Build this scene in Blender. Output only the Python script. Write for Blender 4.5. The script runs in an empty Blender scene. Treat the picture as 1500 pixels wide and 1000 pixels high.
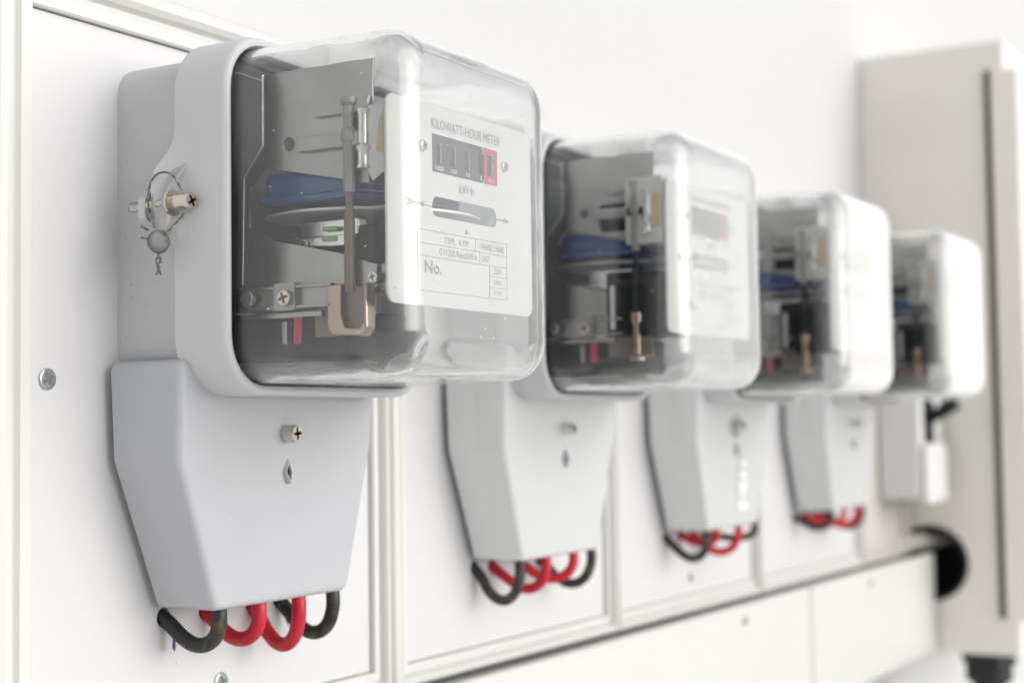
import bpy, bmesh, math, random
from mathutils import Vector, Matrix
rnd = random.Random(7)
SC = bpy.context.scene
COL = SC.collection
Z0 = 1.55            # eye height of the camera above the pavement
S = 0.24             # spacing of the meters along the wall
XM = 0.514           # middle of the nearest meter
SH = (0, 0, 0.003, 0.012)   # the farther meters sit slightly off the even spacing

# ------------------------------------------------------------------ camera
def basis(yaw, pitch, roll):
    F = Vector((math.cos(yaw)*math.cos(pitch), math.sin(yaw)*math.cos(pitch), math.sin(pitch)))
    R = F.cross(Vector((0, 0, 1))).normalized(); U = R.cross(F)
    c, s = math.cos(roll), math.sin(roll)
    return c*R + s*U, c*U - s*R, F
cd = bpy.data.cameras.new('camera'); cam = bpy.data.objects.new('camera', cd); COL.objects.link(cam)
R_, U_, F_ = basis(0.53166, 0.05451, -0.01384)
m = Matrix((( R_.x, U_.x, -F_.x, 0.0), (R_.y, U_.y, -F_.y, -0.4476), (R_.z, U_.z, -F_.z, Z0), (0, 0, 0, 1)))
cam.matrix_world = m
cd.sensor_width = 36; cd.lens = 2290.62/1500*36; cd.clip_start = 0.02; cd.clip_end = 500
cd.dof.use_dof = True; cd.dof.focus_distance = 0.605; cd.dof.aperture_fstop = 7.5
SC.camera = cam

# ------------------------------------------------------------------ sky and sun
SUN_EL, SUN_AZ = math.radians(22), math.radians(-80)      # soft light from the right, outside the wall
w = bpy.data.worlds.new('World'); SC.world = w; w.use_nodes = True
nt = w.node_tree; bg = nt.nodes['Background']
sky = nt.nodes.new('ShaderNodeTexSky'); sky.sky_type = 'NISHITA'; sky.sun_disc = False
sky.sun_elevation = SUN_EL; sky.sun_rotation = math.pi/2 - SUN_AZ
sky.air_density = 1.0; sky.dust_density = 1.5; sky.ozone_density = 1.0
hs = nt.nodes.new('ShaderNodeHueSaturation'); hs.inputs['Saturation'].default_value = 0.18
nt.links.new(sky.outputs[0], hs.inputs['Color']); nt.links.new(hs.outputs[0], bg.inputs[0])
bg.inputs[1].default_value = 0.10
sl = bpy.data.lights.new('sun', 'SUN'); so = bpy.data.objects.new('sun', sl); COL.objects.link(so)
sl.energy = 1.1; sl.angle = math.radians(64); sl.color = (1.0, 0.988, 0.975)
sd = Vector((math.cos(SUN_EL)*math.cos(SUN_AZ), math.cos(SUN_EL)*math.sin(SUN_AZ), math.sin(SUN_EL)))
so.rotation_euler = sd.to_track_quat('Z', 'Y').to_euler()
so.location = (3, -2, 3)
vs = SC.view_settings; vs.view_transform = 'Standard'; vs.look = 'None'; vs.gamma = 1; vs.exposure = 0.55
cy = SC.cycles
cy.use_denoising = True; cy.max_bounces = 24; cy.diffuse_bounces = 6; cy.glossy_bounces = 8
cy.transmission_bounces = 20; cy.transparent_max_bounces = 16
cy.caustics_refractive = True; cy.caustics_reflective = True; cy.blur_glossy = 0.5; cy.sample_clamp_indirect = 12

# ------------------------------------------------------------------ materials
def mat(name, col, rough=0.5, metal=0.0, mottle=0.0, mscale=30.0, bump=0.0, bscale=600.0, specks=0.0,
        speck_col=(0.2, 0.18, 0.16), sscale=260.0, stain=None, spec=0.5, coat=0.0, trans=0.0):
    M = bpy.data.materials.new(name); M.use_nodes = True
    n, l = M.node_tree.nodes, M.node_tree.links
    b = n['Principled BSDF']
    b.inputs['Roughness'].default_value = rough; b.inputs['Metallic'].default_value = metal
    b.inputs['Specular IOR Level'].default_value = spec; b.inputs['Coat Weight'].default_value = coat
    b.inputs['Coat Roughness'].default_value = 0.12
    if coat >= 1: b.inputs['Coat IOR'].default_value = 1.9
    tc = n.new('ShaderNodeTexCoord')
    out = None
    rgb = n.new('ShaderNodeRGB'); rgb.outputs[0].default_value = (*col, 1); out = rgb.outputs[0]
    def mix(fac, a, colb, bt='MIX'):
        x = n.new('ShaderNodeMix'); x.data_type = 'RGBA'; x.blend_type = bt
        if isinstance(fac, float): x.inputs[0].default_value = fac
        else: l.new(fac, x.inputs[0])
        l.new(a, x.inputs[6]); x.inputs[7].default_value = (*colb, 1)
        return x.outputs[2]
    def ramp(src, p0, p1, v1=1.0):
        r = n.new('ShaderNodeMapRange'); l.new(src, r.inputs[0])
        r.inputs[1].default_value = p0; r.inputs[2].default_value = p1; r.inputs[4].default_value = v1
        return r.outputs[0]
    if mottle:
        t = n.new('ShaderNodeTexNoise'); t.inputs['Scale'].default_value = mscale; t.inputs['Detail'].default_value = 6
        l.new(tc.outputs['Object'], t.inputs[0])
        out = mix(ramp(t.outputs[0], 0.35, 0.75, mottle), out, tuple(c*0.55 for c in col))
    if stain:
        t = n.new('ShaderNodeTexNoise'); t.inputs['Scale'].default_value = stain[1]; t.inputs['Detail'].default_value = 8
        t.inputs['Roughness'].default_value = 0.7
        l.new(tc.outputs['Object'], t.inputs[0])
        out = mix(ramp(t.outputs[0], stain[2], stain[2]+0.12, stain[3]), out, stain[0])
    if specks:
        v = n.new('ShaderNodeTexVoronoi'); v.inputs['Scale'].default_value = sscale
        l.new(tc.outputs['Object'], v.inputs[0])
        g = n.new('ShaderNodeTexNoise'); g.inputs['Scale'].default_value = 60.0
        l.new(tc.outputs['Object'], g.inputs[0])
        a = ramp(v.outputs['Distance'], 0.10, 0.05, 1.0)
        sep = n.new('ShaderNodeSeparateColor'); l.new(v.outputs['Color'], sep.inputs[0])
        c2 = ramp(sep.outputs[0], 1.0-specks, 1.0-specks+0.01)
        mu = n.new('ShaderNodeMath'); mu.operation = 'MULTIPLY'; l.new(a, mu.inputs[0]); l.new(c2, mu.inputs[1])
        out = mix(mu.outputs[0], out, speck_col)
    l.new(out, b.inputs['Base Color'])
    if bump:
        t = n.new('ShaderNodeTexNoise'); t.inputs['Scale'].default_value = bscale; t.inputs['Detail'].default_value = 3
        l.new(tc.outputs['Object'], t.inputs[0])
        bp = n.new('ShaderNodeBump'); bp.inputs['Strength'].default_value = bump; bp.inputs['Distance'].default_value = 0.0004
        l.new(t.outputs[0], bp.inputs['Height']); l.new(bp.outputs[0], b.inputs['Normal'])
    return M

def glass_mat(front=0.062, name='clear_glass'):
    M = bpy.data.materials.new(name); M.use_nodes = True
    n, l = M.node_tree.nodes, M.node_tree.links
    n.clear()
    o = n.new('ShaderNodeOutputMaterial'); g = n.new('ShaderNodeBsdfGlass'); g.inputs['IOR'].default_value = 1.52
    g.inputs['Roughness'].default_value = 0.0; g.inputs['Color'].default_value = (0.985, 0.99, 0.99, 1)
    d = n.new('ShaderNodeBsdfDiffuse'); d.inputs[0].default_value = (0.88, 0.88, 0.87, 1)
    tc = n.new('ShaderNodeTexCoord')
    v = n.new('ShaderNodeTexVoronoi'); v.inputs['Scale'].default_value = 330
    l.new(tc.outputs['Object'], v.inputs[0])
    r = n.new('ShaderNodeMapRange'); r.inputs[1].default_value = 0.13; r.inputs[2].default_value = 0.06
    l.new(v.outputs['Distance'], r.inputs[0])
    sep = n.new('ShaderNodeSeparateColor'); l.new(v.outputs['Color'], sep.inputs[0])
    q = n.new('ShaderNodeMapRange'); q.inputs[1].default_value = 0.90; q.inputs[2].default_value = 1.0
    l.new(sep.outputs[0], q.inputs[0])
    mu = n.new('ShaderNodeMath'); mu.operation = 'MULTIPLY'; l.new(r.outputs[0], mu.inputs[0]); l.new(q.outputs[0], mu.inputs[1])
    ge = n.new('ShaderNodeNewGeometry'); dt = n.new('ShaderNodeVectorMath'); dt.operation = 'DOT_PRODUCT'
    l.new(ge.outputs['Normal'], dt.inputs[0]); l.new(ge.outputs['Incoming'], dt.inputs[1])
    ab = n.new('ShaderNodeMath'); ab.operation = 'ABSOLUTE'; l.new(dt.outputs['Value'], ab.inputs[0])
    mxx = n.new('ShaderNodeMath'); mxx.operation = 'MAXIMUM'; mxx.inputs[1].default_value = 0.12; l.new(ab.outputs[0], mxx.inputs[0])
    fm = n.new('ShaderNodeMath'); fm.operation = 'DIVIDE'; # thin film: faint dust plus painted sky glare, denser at a slant
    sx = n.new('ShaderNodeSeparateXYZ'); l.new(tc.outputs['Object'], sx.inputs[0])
    fy = n.new('ShaderNodeMapRange'); l.new(sx.outputs['Y'], fy.inputs[0])          # more of the painted glare towards the front
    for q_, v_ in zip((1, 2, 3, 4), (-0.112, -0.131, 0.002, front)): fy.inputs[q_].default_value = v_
    fz = n.new('ShaderNodeMapRange'); l.new(sx.outputs['Z'], fz.inputs[0])          # and at the bottom, where the bright glow is painted in
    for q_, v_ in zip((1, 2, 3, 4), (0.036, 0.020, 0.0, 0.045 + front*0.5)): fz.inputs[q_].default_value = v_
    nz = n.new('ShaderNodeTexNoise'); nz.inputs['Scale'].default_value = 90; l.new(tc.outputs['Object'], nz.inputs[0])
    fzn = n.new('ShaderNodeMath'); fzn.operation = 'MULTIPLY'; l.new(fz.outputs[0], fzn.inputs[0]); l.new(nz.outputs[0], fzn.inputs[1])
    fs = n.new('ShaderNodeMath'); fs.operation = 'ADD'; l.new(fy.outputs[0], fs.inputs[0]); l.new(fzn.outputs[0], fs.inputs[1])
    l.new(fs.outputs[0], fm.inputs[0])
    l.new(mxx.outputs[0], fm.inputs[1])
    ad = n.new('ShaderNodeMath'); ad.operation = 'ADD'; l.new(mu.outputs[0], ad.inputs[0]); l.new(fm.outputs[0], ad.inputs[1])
    t = n.new('ShaderNodeTexNoise'); t.inputs['Scale'].default_value = 26; t.inputs['Detail'].default_value = 1
    l.new(tc.outputs['Object'], t.inputs[0])
    bp = n.new('ShaderNodeBump'); bp.inputs['Strength'].default_value = 0.3; bp.inputs['Distance'].default_value = 0.0010
    l.new(t.outputs[0], bp.inputs['Height']); l.new(bp.outputs[0], g.inputs['Normal'])
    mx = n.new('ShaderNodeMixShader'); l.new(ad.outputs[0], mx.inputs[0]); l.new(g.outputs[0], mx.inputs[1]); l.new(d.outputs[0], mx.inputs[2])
    l.new(mx.outputs[0], o.inputs[0])
    return M

GREY = (0.60, 0.605, 0.615)
M = dict(
    cast=mat('grey_paint', GREY, 0.42, mottle=0.16, mscale=25, bump=0.3, bscale=420, specks=0.09, sscale=330, stain=((0.46, 0.42, 0.36), 17, 0.64, 0.4)),
    ring=mat('grey_ring_paint', (0.62, 0.625, 0.635), 0.38, mottle=0.10, mscale=22, bump=0.2, bscale=420, specks=0.05, sscale=330,
             stain=((0.50, 0.42, 0.33), 34, 0.66, 0.55)),
    cover=mat('pale_grey_paint', (0.51, 0.52, 0.54), 0.34, mottle=0.13, mscale=26, bump=0.22, bscale=420, specks=0.10,
              sscale=280, speck_col=(0.72, 0.73, 0.75), stain=((0.40, 0.385, 0.36), 30, 0.63, 0.35)),
    newcover=mat('glossy_pale_paint', (0.68, 0.69, 0.69), 0.14, mottle=0.10, mscale=20, bump=0.12, bscale=300, coat=1.0),
    ear=mat('stained_grey_paint', (0.48, 0.48, 0.485), 0.42, mottle=0.15, mscale=60, bump=0.3, bscale=420, stain=((0.46, 0.36, 0.27), 75, 0.50, 0.7)),
    duct=mat('grey_duct', (0.50, 0.50, 0.49), 0.5, mottle=0.4, mscale=20),
    glass=glass_mat(), glass1=glass_mat(0.11, 'glare_glass_low'), glass2=glass_mat(0.19, 'glare_glass_mid'), glass3=glass_mat(0.30, 'glare_glass_high'),  # white veil painted in for reflected sky, heavier farther along the row
    black=mat('black_plastic', (0.010, 0.012, 0.013), 0.5, mottle=0.2, bump=0.1, spec=0.3),
    dark=mat('dark_chassis', (0.035, 0.037, 0.040), 0.55, mottle=0.3, mscale=60, bump=0.3, bscale=300, specks=0.1, speck_col=(0.3, 0.3, 0.3)),
    gasket=mat('gasket_rubber', (0.30, 0.30, 0.305), 0.7, bump=0.2),
    alu=mat('aluminium', (0.36, 0.36, 0.345), 0.27, 0.95, mottle=0.5, mscale=50, bump=0.3, bscale=260),
    steel=mat('bright_steel', (0.72, 0.72, 0.70), 0.22, 1.0, mottle=0.3, mscale=90, bump=0.15, bscale=500),
    nickel=mat('nickel', (0.66, 0.61, 0.53), 0.26, 1.0, mottle=0.45, mscale=160, bump=0.5, bscale=420,
               stain=((0.24, 0.16, 0.09), 220, 0.60, 0.8)),
    discmetal=mat('disc_aluminium', (0.86, 0.86, 0.85), 0.35, 0.25),
    sleeve=mat('pale_sleeve', (0.42, 0.41, 0.385), 0.3, mottle=0.2),
    bronze=mat('dull_bronze', (0.25, 0.20, 0.165), 0.45, 0.4, mottle=0.4, mscale=70),
    brass=mat('brass', (0.44, 0.345, 0.27), 0.22, 1.0, mottle=0.4, mscale=70, bump=0.25, bscale=200),
    blue=mat('blue_coil', (0.025, 0.09, 0.34), 0.25, mottle=0.3, mscale=60, coat=0.5),
    red=mat('red_insulation', (0.55, 0.012, 0.03), 0.38, mottle=0.25, mscale=80, bump=0.25, bscale=260, specks=0.05, speck_col=(0.6, 0.3, 0.28)),
    cable=mat('black_insulation', (0.02, 0.022, 0.02), 0.42, mottle=0.1, bump=0.35, bscale=180, stain=((0.16, 0.12, 0.07), 60, 0.52, 0.7)),
    lead=mat('lead', (0.20, 0.20, 0.19), 0.55, 0.7, mottle=0.6, mscale=260, bump=0.9, bscale=420),
    wire=mat('steel_wire', (0.30, 0.29, 0.27), 0.4, 0.9, mottle=0.5, mscale=400),
    dial=mat('dial_white', (0.86, 0.86, 0.845), 0.45, mottle=0.04, mscale=12, specks=0.02),
    card=mat('white_card', (0.78, 0.78, 0.76), 0.6, mottle=0.06),
    yellow=mat('yellow_sticker', (0.72, 0.55, 0.22), 0.5),
    ink=mat('hazed_ink', (0.36, 0.36, 0.365), 0.6),  # black print lightened to grey, haze painted into its colour
    register=mat('register_black', (0.06, 0.065, 0.07), 0.4, mottle=0.3, mscale=120, specks=0.12, sscale=500, speck_col=(0.35, 0.35, 0.35)),
    redreg=mat('register_red', (0.62, 0.05, 0.08), 0.4),
    white=mat('white_print', (0.85, 0.85, 0.85), 0.5),
    board=mat('white_laminate', (0.672, 0.668, 0.672), 0.40, mottle=0.03, mscale=5, bump=0.08, bscale=300, specks=0.05, sscale=190, speck_col=(0.42, 0.36, 0.34)),
    trim=mat('trim_white', (0.70, 0.695, 0.675), 0.35, mottle=0.05, mscale=9, bump=0.1, bscale=120, specks=0.012, sscale=120),
    groove=mat('groove_dark', (0.22, 0.17, 0.16), 0.8, mottle=0.4, mscale=60),  # dark brown for back boxes and screw recess floors
    beige=mat('beige_board', (0.60, 0.58, 0.54), 0.5, mottle=0.05, mscale=6),
    cream=mat('cream_plastic', (0.68, 0.675, 0.65), 0.35, mottle=0.04, mscale=8, bump=0.05, bscale=200, stain=((0.62, 0.55, 0.42), 12, 0.68, 0.4)),
    cabinet=mat('cabinet_beige', (0.91, 0.87, 0.82), 0.42, mottle=0.04, mscale=7, bump=0.15, bscale=500),
    wall=mat('wall_paint', (0.63, 0.63, 0.625), 0.75, mottle=0.03, mscale=3, bump=0.15, bscale=90),
    pave=mat('pale_concrete', (0.80, 0.79, 0.77), 0.8, mottle=0.2, mscale=2, bump=0.3, bscale=60),
    switch=mat('switch_white', (0.76, 0.76, 0.76), 0.35, mottle=0.03),
    rubber=mat('black_rubber', (0.015, 0.015, 0.016), 0.6, mottle=0.2),
    zinc=mat('zinc', (0.55, 0.62, 0.63), 0.3, 1.0, mottle=0.5, mscale=200, bump=0.4, bscale=500),
    residue=mat('sticker_residue', (0.84, 0.84, 0.83), 0.6, mottle=0.1, mscale=80),
    green=mat('green_reflection_paint', (0.35, 0.75, 0.30), 0.4),
    purple=mat('purple_tape', (0.12, 0.08, 0.35), 0.5),
    twig=mat('dry_twig', (0.07, 0.05, 0.03), 0.8),
)

# ------------------------------------------------------------------ mesh helpers
def link(name, me, mt, parent=None, loc=None):
    o = bpy.data.objects.new(name, me); COL.objects.link(o)
    if mt != 'glass' and len(me.polygons) > 4:
        wn = o.modifiers.new('weighted_normal', 'WEIGHTED_NORMAL'); wn.keep_sharp = True
    if mt is not None and not me.materials: me.materials.append(M[mt])
    if parent is not None: o.parent = parent
    if loc is not None: o.location = loc
    return o
def to_mesh(bm, name='mesh', smooth=35.0):
    bmesh.ops.recalc_face_normals(bm, faces=bm.faces[:])
    me = bpy.data.meshes.new(name); bm.to_mesh(me); bm.free()
    for p in me.polygons: p.use_smooth = True
    me.set_sharp_from_angle(angle=math.radians(smooth))
    return me
def tag(o, label=None, cat=None, group=None, kind=None):
    if label: o['label'] = label
    if cat: o['category'] = cat
    if group: o['group'] = group
    if kind: o['kind'] = kind
    return o
def empty(name, loc=(0, 0, 0)):
    o = bpy.data.objects.new(name, None); o.empty_display_size = 0.02; o.location = loc; COL.objects.link(o); return o
def rr(x0, x1, z0, z1, r, n=6):
    """rounded rectangle loop, counter-clockwise, in (x, z)"""
    P = []
    for cx, cz, a0 in ((x1-r, z1-r, 0), (x0+r, z1-r, 90), (x0+r, z0+r, 180), (x1-r, z0+r, 270)):
        for i in range(n+1):
            a = math.radians(a0 + 90*i/n); P.append((cx + r*math.cos(a), cz + r*math.sin(a)))
    return P
def round_poly(pts, rads, n=5):
    P = []; k = len(pts)
    for i in range(k):
        p = Vector(pts[i]); a = Vector(pts[i-1]) - p; b = Vector(pts[(i+1) % k]) - p
        r = rads[i] if isinstance(rads, (list, tuple)) else rads
        if r <= 0: P.append(tuple(p)); continue
        a.normalize(); b.normalize(); ang = a.angle(b)
        t = r/math.tan(ang/2); p0 = p + a*t; p1 = p + b*t
        c = p + (a+b).normalized()*(r/math.sin(ang/2))
        v0, v1 = p0-c, p1-c; th = v0.angle(v1); cr = v0.x*v1.y - v0.y*v1.x
        for j in range(n+1):
            s = (th*j/n)*(1 if cr > 0 else -1)
            P.append((c.x + v0.x*math.cos(s) - v0.y*math.sin(s), c.y + v0.x*math.sin(s) + v0.y*math.cos(s)))
    return P
def inset(P, d):
    """move a closed loop inwards by d (loop counter-clockwise)"""
    Q = []; k = len(P)
    for i in range(k):
        a = Vector(P[i-1]); b = Vector(P[i]); c = Vector(P[(i+1) % k])
        e1 = (b-a); e2 = (c-b)
        if e1.length < 1e-9: e1 = e2
        if e2.length < 1e-9: e2 = e1
        n1 = Vector((-e1.y, e1.x)).normalized(); n2 = Vector((-e2.y, e2.x)).normalized()
        nn = (n1+n2).normalized(); f = d/max(nn.dot(n1), 0.4)
        Q.append((b.x + nn.x*f, b.y + nn.y*f))
    return Q
def loft(loops, cap0=True, cap1=True, ring=False):
    """loops: lists of 3-D points, same count"""
    bm = bmesh.new()
    V = [[bm.verts.new(p) for p in L] for L in loops]; k = len(V[0])
    pairs = list(zip(V, V[1:])) + ([(V[-1], V[0])] if ring else [])
    for A, B in pairs:
        for i in range(k):
            j = (i+1) % k
            bm.faces.new((A[i], A[j], B[j], B[i]))
    if not ring:
        if cap0: bm.faces.new(V[0])
        if cap1: bm.faces.new(V[-1])
    return bm
def L3(P, y): return [(p[0], y, p[1]) for p in P]
def add(bm, other):
    me = bpy.data.meshes.new('tmp'); other.to_mesh(me); other.free(); bm.from_mesh(me); bpy.data.meshes.remove(me); return bm
def box(x0, x1, y0, y1, z0, z1, bev=0.0, seg=2):
    bm = bmesh.new(); bmesh.ops.create_cube(bm, size=1)
    for v in bm.verts:
        v.co = ((x0+x1)/2 + v.co.x*(x1-x0), (y0+y1)/2 + v.co.y*(y1-y0), (z0+z1)/2 + v.co.z*(z1-z0))
    if bev: bmesh.ops.bevel(bm, geom=bm.edges[:], offset=bev, segments=seg, affect='EDGES', profile=0.5)
    return bm
def lathe(profile, axis, origin, n=20):
    """profile: (radius, distance along axis); closed with caps"""
    ax = Vector(axis).normalized(); up = Vector((0, 0, 1)) if abs(ax.z) < 0.9 else Vector((1, 0, 0))
    u = ax.cross(up).normalized(); v = ax.cross(u); o = Vector(origin)
    loops = [[tuple(o + ax*h + (u*math.cos(2*math.pi*i/n) + v*math.sin(2*math.pi*i/n))*max(r, 1e-5)) for i in range(n)] for r, h in profile]
    return loft(loops)
def spline(pts, sub=8):
    P = [Vector(p) for p in pts]; P = [P[0]*2-P[1]] + P + [P[-1]*2-P[-2]]; out = []
    for i in range(1, len(P)-2):
        for j in range(sub):
            t = j/sub; a, b, c, d = P[i-1:i+3]
            out.append(0.5*((2*b) + (c-a)*t + (2*a-5*b+4*c-d)*t*t + (3*b-a-3*c+d)*t**3))
    out.append(P[-2]); return out
def tube(pts, r, n=12, sub=8):
    P = spline(pts, sub) if sub else [Vector(p) for p in pts]
    loops = []; T = (P[1]-P[0]).normalized(); N = T.orthogonal().normalized()
    for i, p in enumerate(P):
        T2 = (P[min(i+1, len(P)-1)] - P[max(i-1, 0)]).normalized()
        q = T.rotation_difference(T2); N = (q @ N); N = (N - T2*N.dot(T2)).normalized(); T = T2
        B = T.cross(N); rad = r(i/(len(P)-1)) if callable(r) else r
        loops.append([tuple(p + (N*math.cos(2*math.pi*k/n) + B*math.sin(2*math.pi*k/n))*rad) for k in range(n)])
    return loft(loops)
def plate(outer, holes, thick, bevel=0.0):
    """flat sheet in the local XY plane with holes, from a filled 2-D curve; thickness centred on z=0"""
    cu = bpy.data.curves.new('tmp', 'CURVE'); cu.dimensions = '2D'; cu.fill_mode = 'BOTH'
    cu.extrude = max(thick/2 - bevel, 1e-5); cu.bevel_depth = bevel; cu.bevel_resolution = 1; cu.offset = -bevel
    for P in [outer] + list(holes):
        s = cu.splines.new('POLY'); s.points.add(len(P)-1)
        for q, p in zip(s.points, P): q.co = (p[0], p[1], 0, 1)
        s.use_cyclic_u = True
    o = bpy.data.objects.new('tmp', cu); me = bpy.data.meshes.new_from_object(o)
    bpy.data.objects.remove(o); bpy.data.curves.remove(cu)
    bm = bmesh.new(); bm.from_mesh(me); bpy.data.meshes.remove(me)
    bmesh.ops.remove_doubles(bm, verts=bm.verts[:], dist=1e-6)
    return bm
def xform(bm, Mx): bmesh.ops.transform(bm, matrix=Mx, verts=bm.verts[:]); return bm
XZ = Matrix(((1, 0, 0, 0), (0, 0, 1, 0), (0, 1, 0, 0), (0, 0, 0, 1)))   # local (x, y, t) -> (x, t, z)
YZ = Matrix(((0, 0, 1, 0), (-1, 0, 0, 0), (0, 1, 0, 0), (0, 0, 0, 1)))  # local (depth, z, t) -> (t, -depth, z)
def circle(cx, cz, r, n=24): return [(cx + r*math.cos(2*math.pi*i/n), cz + r*math.sin(2*math.pi*i/n)) for i in range(n)]
def text_mesh(body, x0, x1, z0, z1, y, bold=0.0):
    cu = bpy.data.curves.new('tmp', 'FONT'); cu.body = body; cu.resolution_u = 3; cu.offset = bold
    o = bpy.data.objects.new('tmp', cu); me = bpy.data.meshes.new_from_object(o)
    bpy.data.objects.remove(o); bpy.data.curves.remove(cu)
    xs = [v.co.x for v in me.vertices]; ys = [v.co.y for v in me.vertices]
    a, b, c, d = min(xs), max(xs), min(ys), max(ys)
    for v in me.vertices:
        v.co = (x0 + (v.co.x-a)/(b-a)*(x1-x0), y, z0 + (v.co.y-c)/(d-c)*(z1-z0))
    return me
CACHE = {}
def part(name, key, builder, mt, parent, smooth=35.0):
    """one object; alike pieces share mesh data through the key"""
    if key not in CACHE:
        r = builder(); CACHE[key] = r if isinstance(r, bpy.types.Mesh) else to_mesh(r, name, smooth)
    return link(name, CACHE[key], mt, parent)

def cross_screw(r, h, slot=True):
    """pan head screw whose axis is +z, head top at z = h, with a cross recess cut as geometry"""
    bm = lathe([(r*0.98, 0), (r, h*0.15), (r, h*0.72), (r*0.93, h*0.93), (r*0.82, h), (r*0.80, h*0.97)], (0, 0, 1), (0, 0, 0), 28)
    return bm
def cross_recess(r, h, dp=0.0004):
    a = r*0.68; w_ = r*0.17
    P = [(-w_, a), (-w_, w_), (-a, w_), (-a, -w_), (-w_, -w_), (-w_, -a), (w_, -a), (w_, -w_), (a, -w_), (a, w_), (w_, w_), (w_, a)][::-1]
    return P
def screw_meshes(key, r, h):
    """returns head (with a real cross-shaped opening) and dark recess floor, axis +z"""
    def head():
        bm = loft([[(x*s, y*s, z) for x, y in circle(0, 0, r, 28)] for s, z in ((0.98, 0), (1, h*0.15), (1, h*0.7), (0.93, h*0.93), (0.85, h))], True, False)
        top = plate(circle(0, 0, r*0.85, 28), [cross_recess(r, h)], 0.0008)
        xform(top, Matrix.Translation((0, 0, h-0.00041)))
        return add(bm, top)
    return head
def put_screw(parent, pos, normal, r, h, mt, spin=0.3, key=None, name='screw'):
    key = key or ('screw', round(r, 5), round(h, 5), mt)
    o = part(name, key, screw_meshes(key, r, h), mt, parent)
    q = Vector(normal).to_track_quat('Z', 'Y') @ Matrix.Rotation(spin, 4, 'Z').to_quaternion()
    o.rotation_euler = q.to_euler(); o.location = pos
    f = part('recess', key+('r',), lambda: lathe([(r*0.8, 0), (r*0.8, h*0.55)], (0, 0, 1), (0, 0, 0.0002), 16), 'groove', o)
    return o

# ------------------------------------------------------------------ setting
g = link('ground', to_mesh(box(-80, 80, -80, 80, -0.2, 0)), 'pave'); tag(g, kind='structure')  # unseen pale ground, added for the light it bounces up
wl = link('wall', to_mesh(box(-1.2, 4.5, 0.038, 0.2, 0.0, 3.2)), 'wall'); tag(wl, kind='structure')

# boards: each a shallow framed box fixed to the wall, front sheet at y = 0
BOARDS = [(0.3865, 0.4073, 0.6218, 0.6330), (0.6338, 0.6500, 0.8690, 0.8775), (0.8781, 0.8865, 1.1120, 1.1172),
          (1.1178, 1.1235, 1.3560, 1.3622), (1.3628, 1.3700, 1.4950, 1.5085)]
BLABEL = ['white board in a moulded frame behind the nearest meter', 'white framed board behind the second meter from the left',
          'white framed board behind the third meter, small dark hole near its bottom', 'white framed board behind the farthest meter',
          'narrow beige board between the farthest meter and the beige cabinet']
ZT, ZTI, ZBI, ZB = 0.1790, 0.1600, -0.1172, -0.1290
def frame_mesh(ox0, ix0, ix1, ox1):
    def L(t, y):  # loop between inner (t=0) and outer (t=1)
        a = ix0 + (ox0-ix0)*t; b = ix1 + (ox1-ix1)*t; c = ZBI + (ZB-ZBI)*t; d = ZTI + (ZT-ZTI)*t
        return [(a, y, c), (b, y, c), (b, y, d), (a, y, d)]
    prof = [(0.0, 0.006), (0.0, -0.0022), (0.04, -0.0030), (0.30, -0.0032), (0.36, -0.0012), (0.44, -0.0012), (0.50, -0.0044),
            (0.62, -0.0062), (0.74, -0.0064), (0.86, -0.0054), (0.94, -0.0034), (0.98, -0.0008), (1.0, 0.003), (1.0, 0.038)]
    bm = loft([L(t, y) for t, y in prof], False, False)
    return bm
boards = []
for i, (a, b, c, d) in enumerate(BOARDS):
    e = empty('meter_board', (a, 0, Z0+ZB)); tag(e, BLABEL[i], 'board', 'framed boards along the wall'); boards.append(e)
    off = Vector((-a, 0, -ZB))
    mt = 'beige' if i == 4 else 'board'
    hol = []
    if i < 4:
        for k, hx in enumerate(((-0.0350, -0.0100, 0.0195, 0.0385), (-0.0360, -0.0180, 0.0100, 0.0340), (-0.0370, -0.0130, 0.0060, 0.0260), (-0.0400, -0.0190, 0.0080, 0.0300))[i]):
            hol.append(circle(XM+S*i+SH[i]+hx, -0.0752, 0.0040, 14))
    if i == 2: hol.append(circle(1.0006, -0.1060, 0.0034, 14))
    bm = plate([(b+.0005, ZBI+.0005), (c-.0005, ZBI+.0005), (c-.0005, ZTI-.0005), (b+.0005, ZTI-.0005)], hol, 0.004)
    xform(bm, Matrix.Translation((*off[:2], off[2])) @ Matrix.Translation((0, 0.002, 0)) @ XZ)
    link('panel', to_mesh(bm), mt, e)
    fr = xform(frame_mesh(a, b, c, d), Matrix.Translation(off)); link('frame', to_mesh(fr, smooth=25), 'beige' if i == 4 else 'trim', e)
    bk = box(a+.002, d-.002, 0.008, 0.0375, ZB+.002, ZT-.004); xform(bk, Matrix.Translation(off)); link('back_box', to_mesh(bk), 'groove', e)
    sp = [(0.4165, 0.0203), (0.5134, -0.1060)] if i == 0 else []
    for sx, sz in sp:
        put_screw(e, (sx-a, -0.0002, sz-ZB), (0, -1, 0), 0.0040, 0.0009, 'zinc', spin=rnd.uniform(0.2, 1.2))

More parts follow.
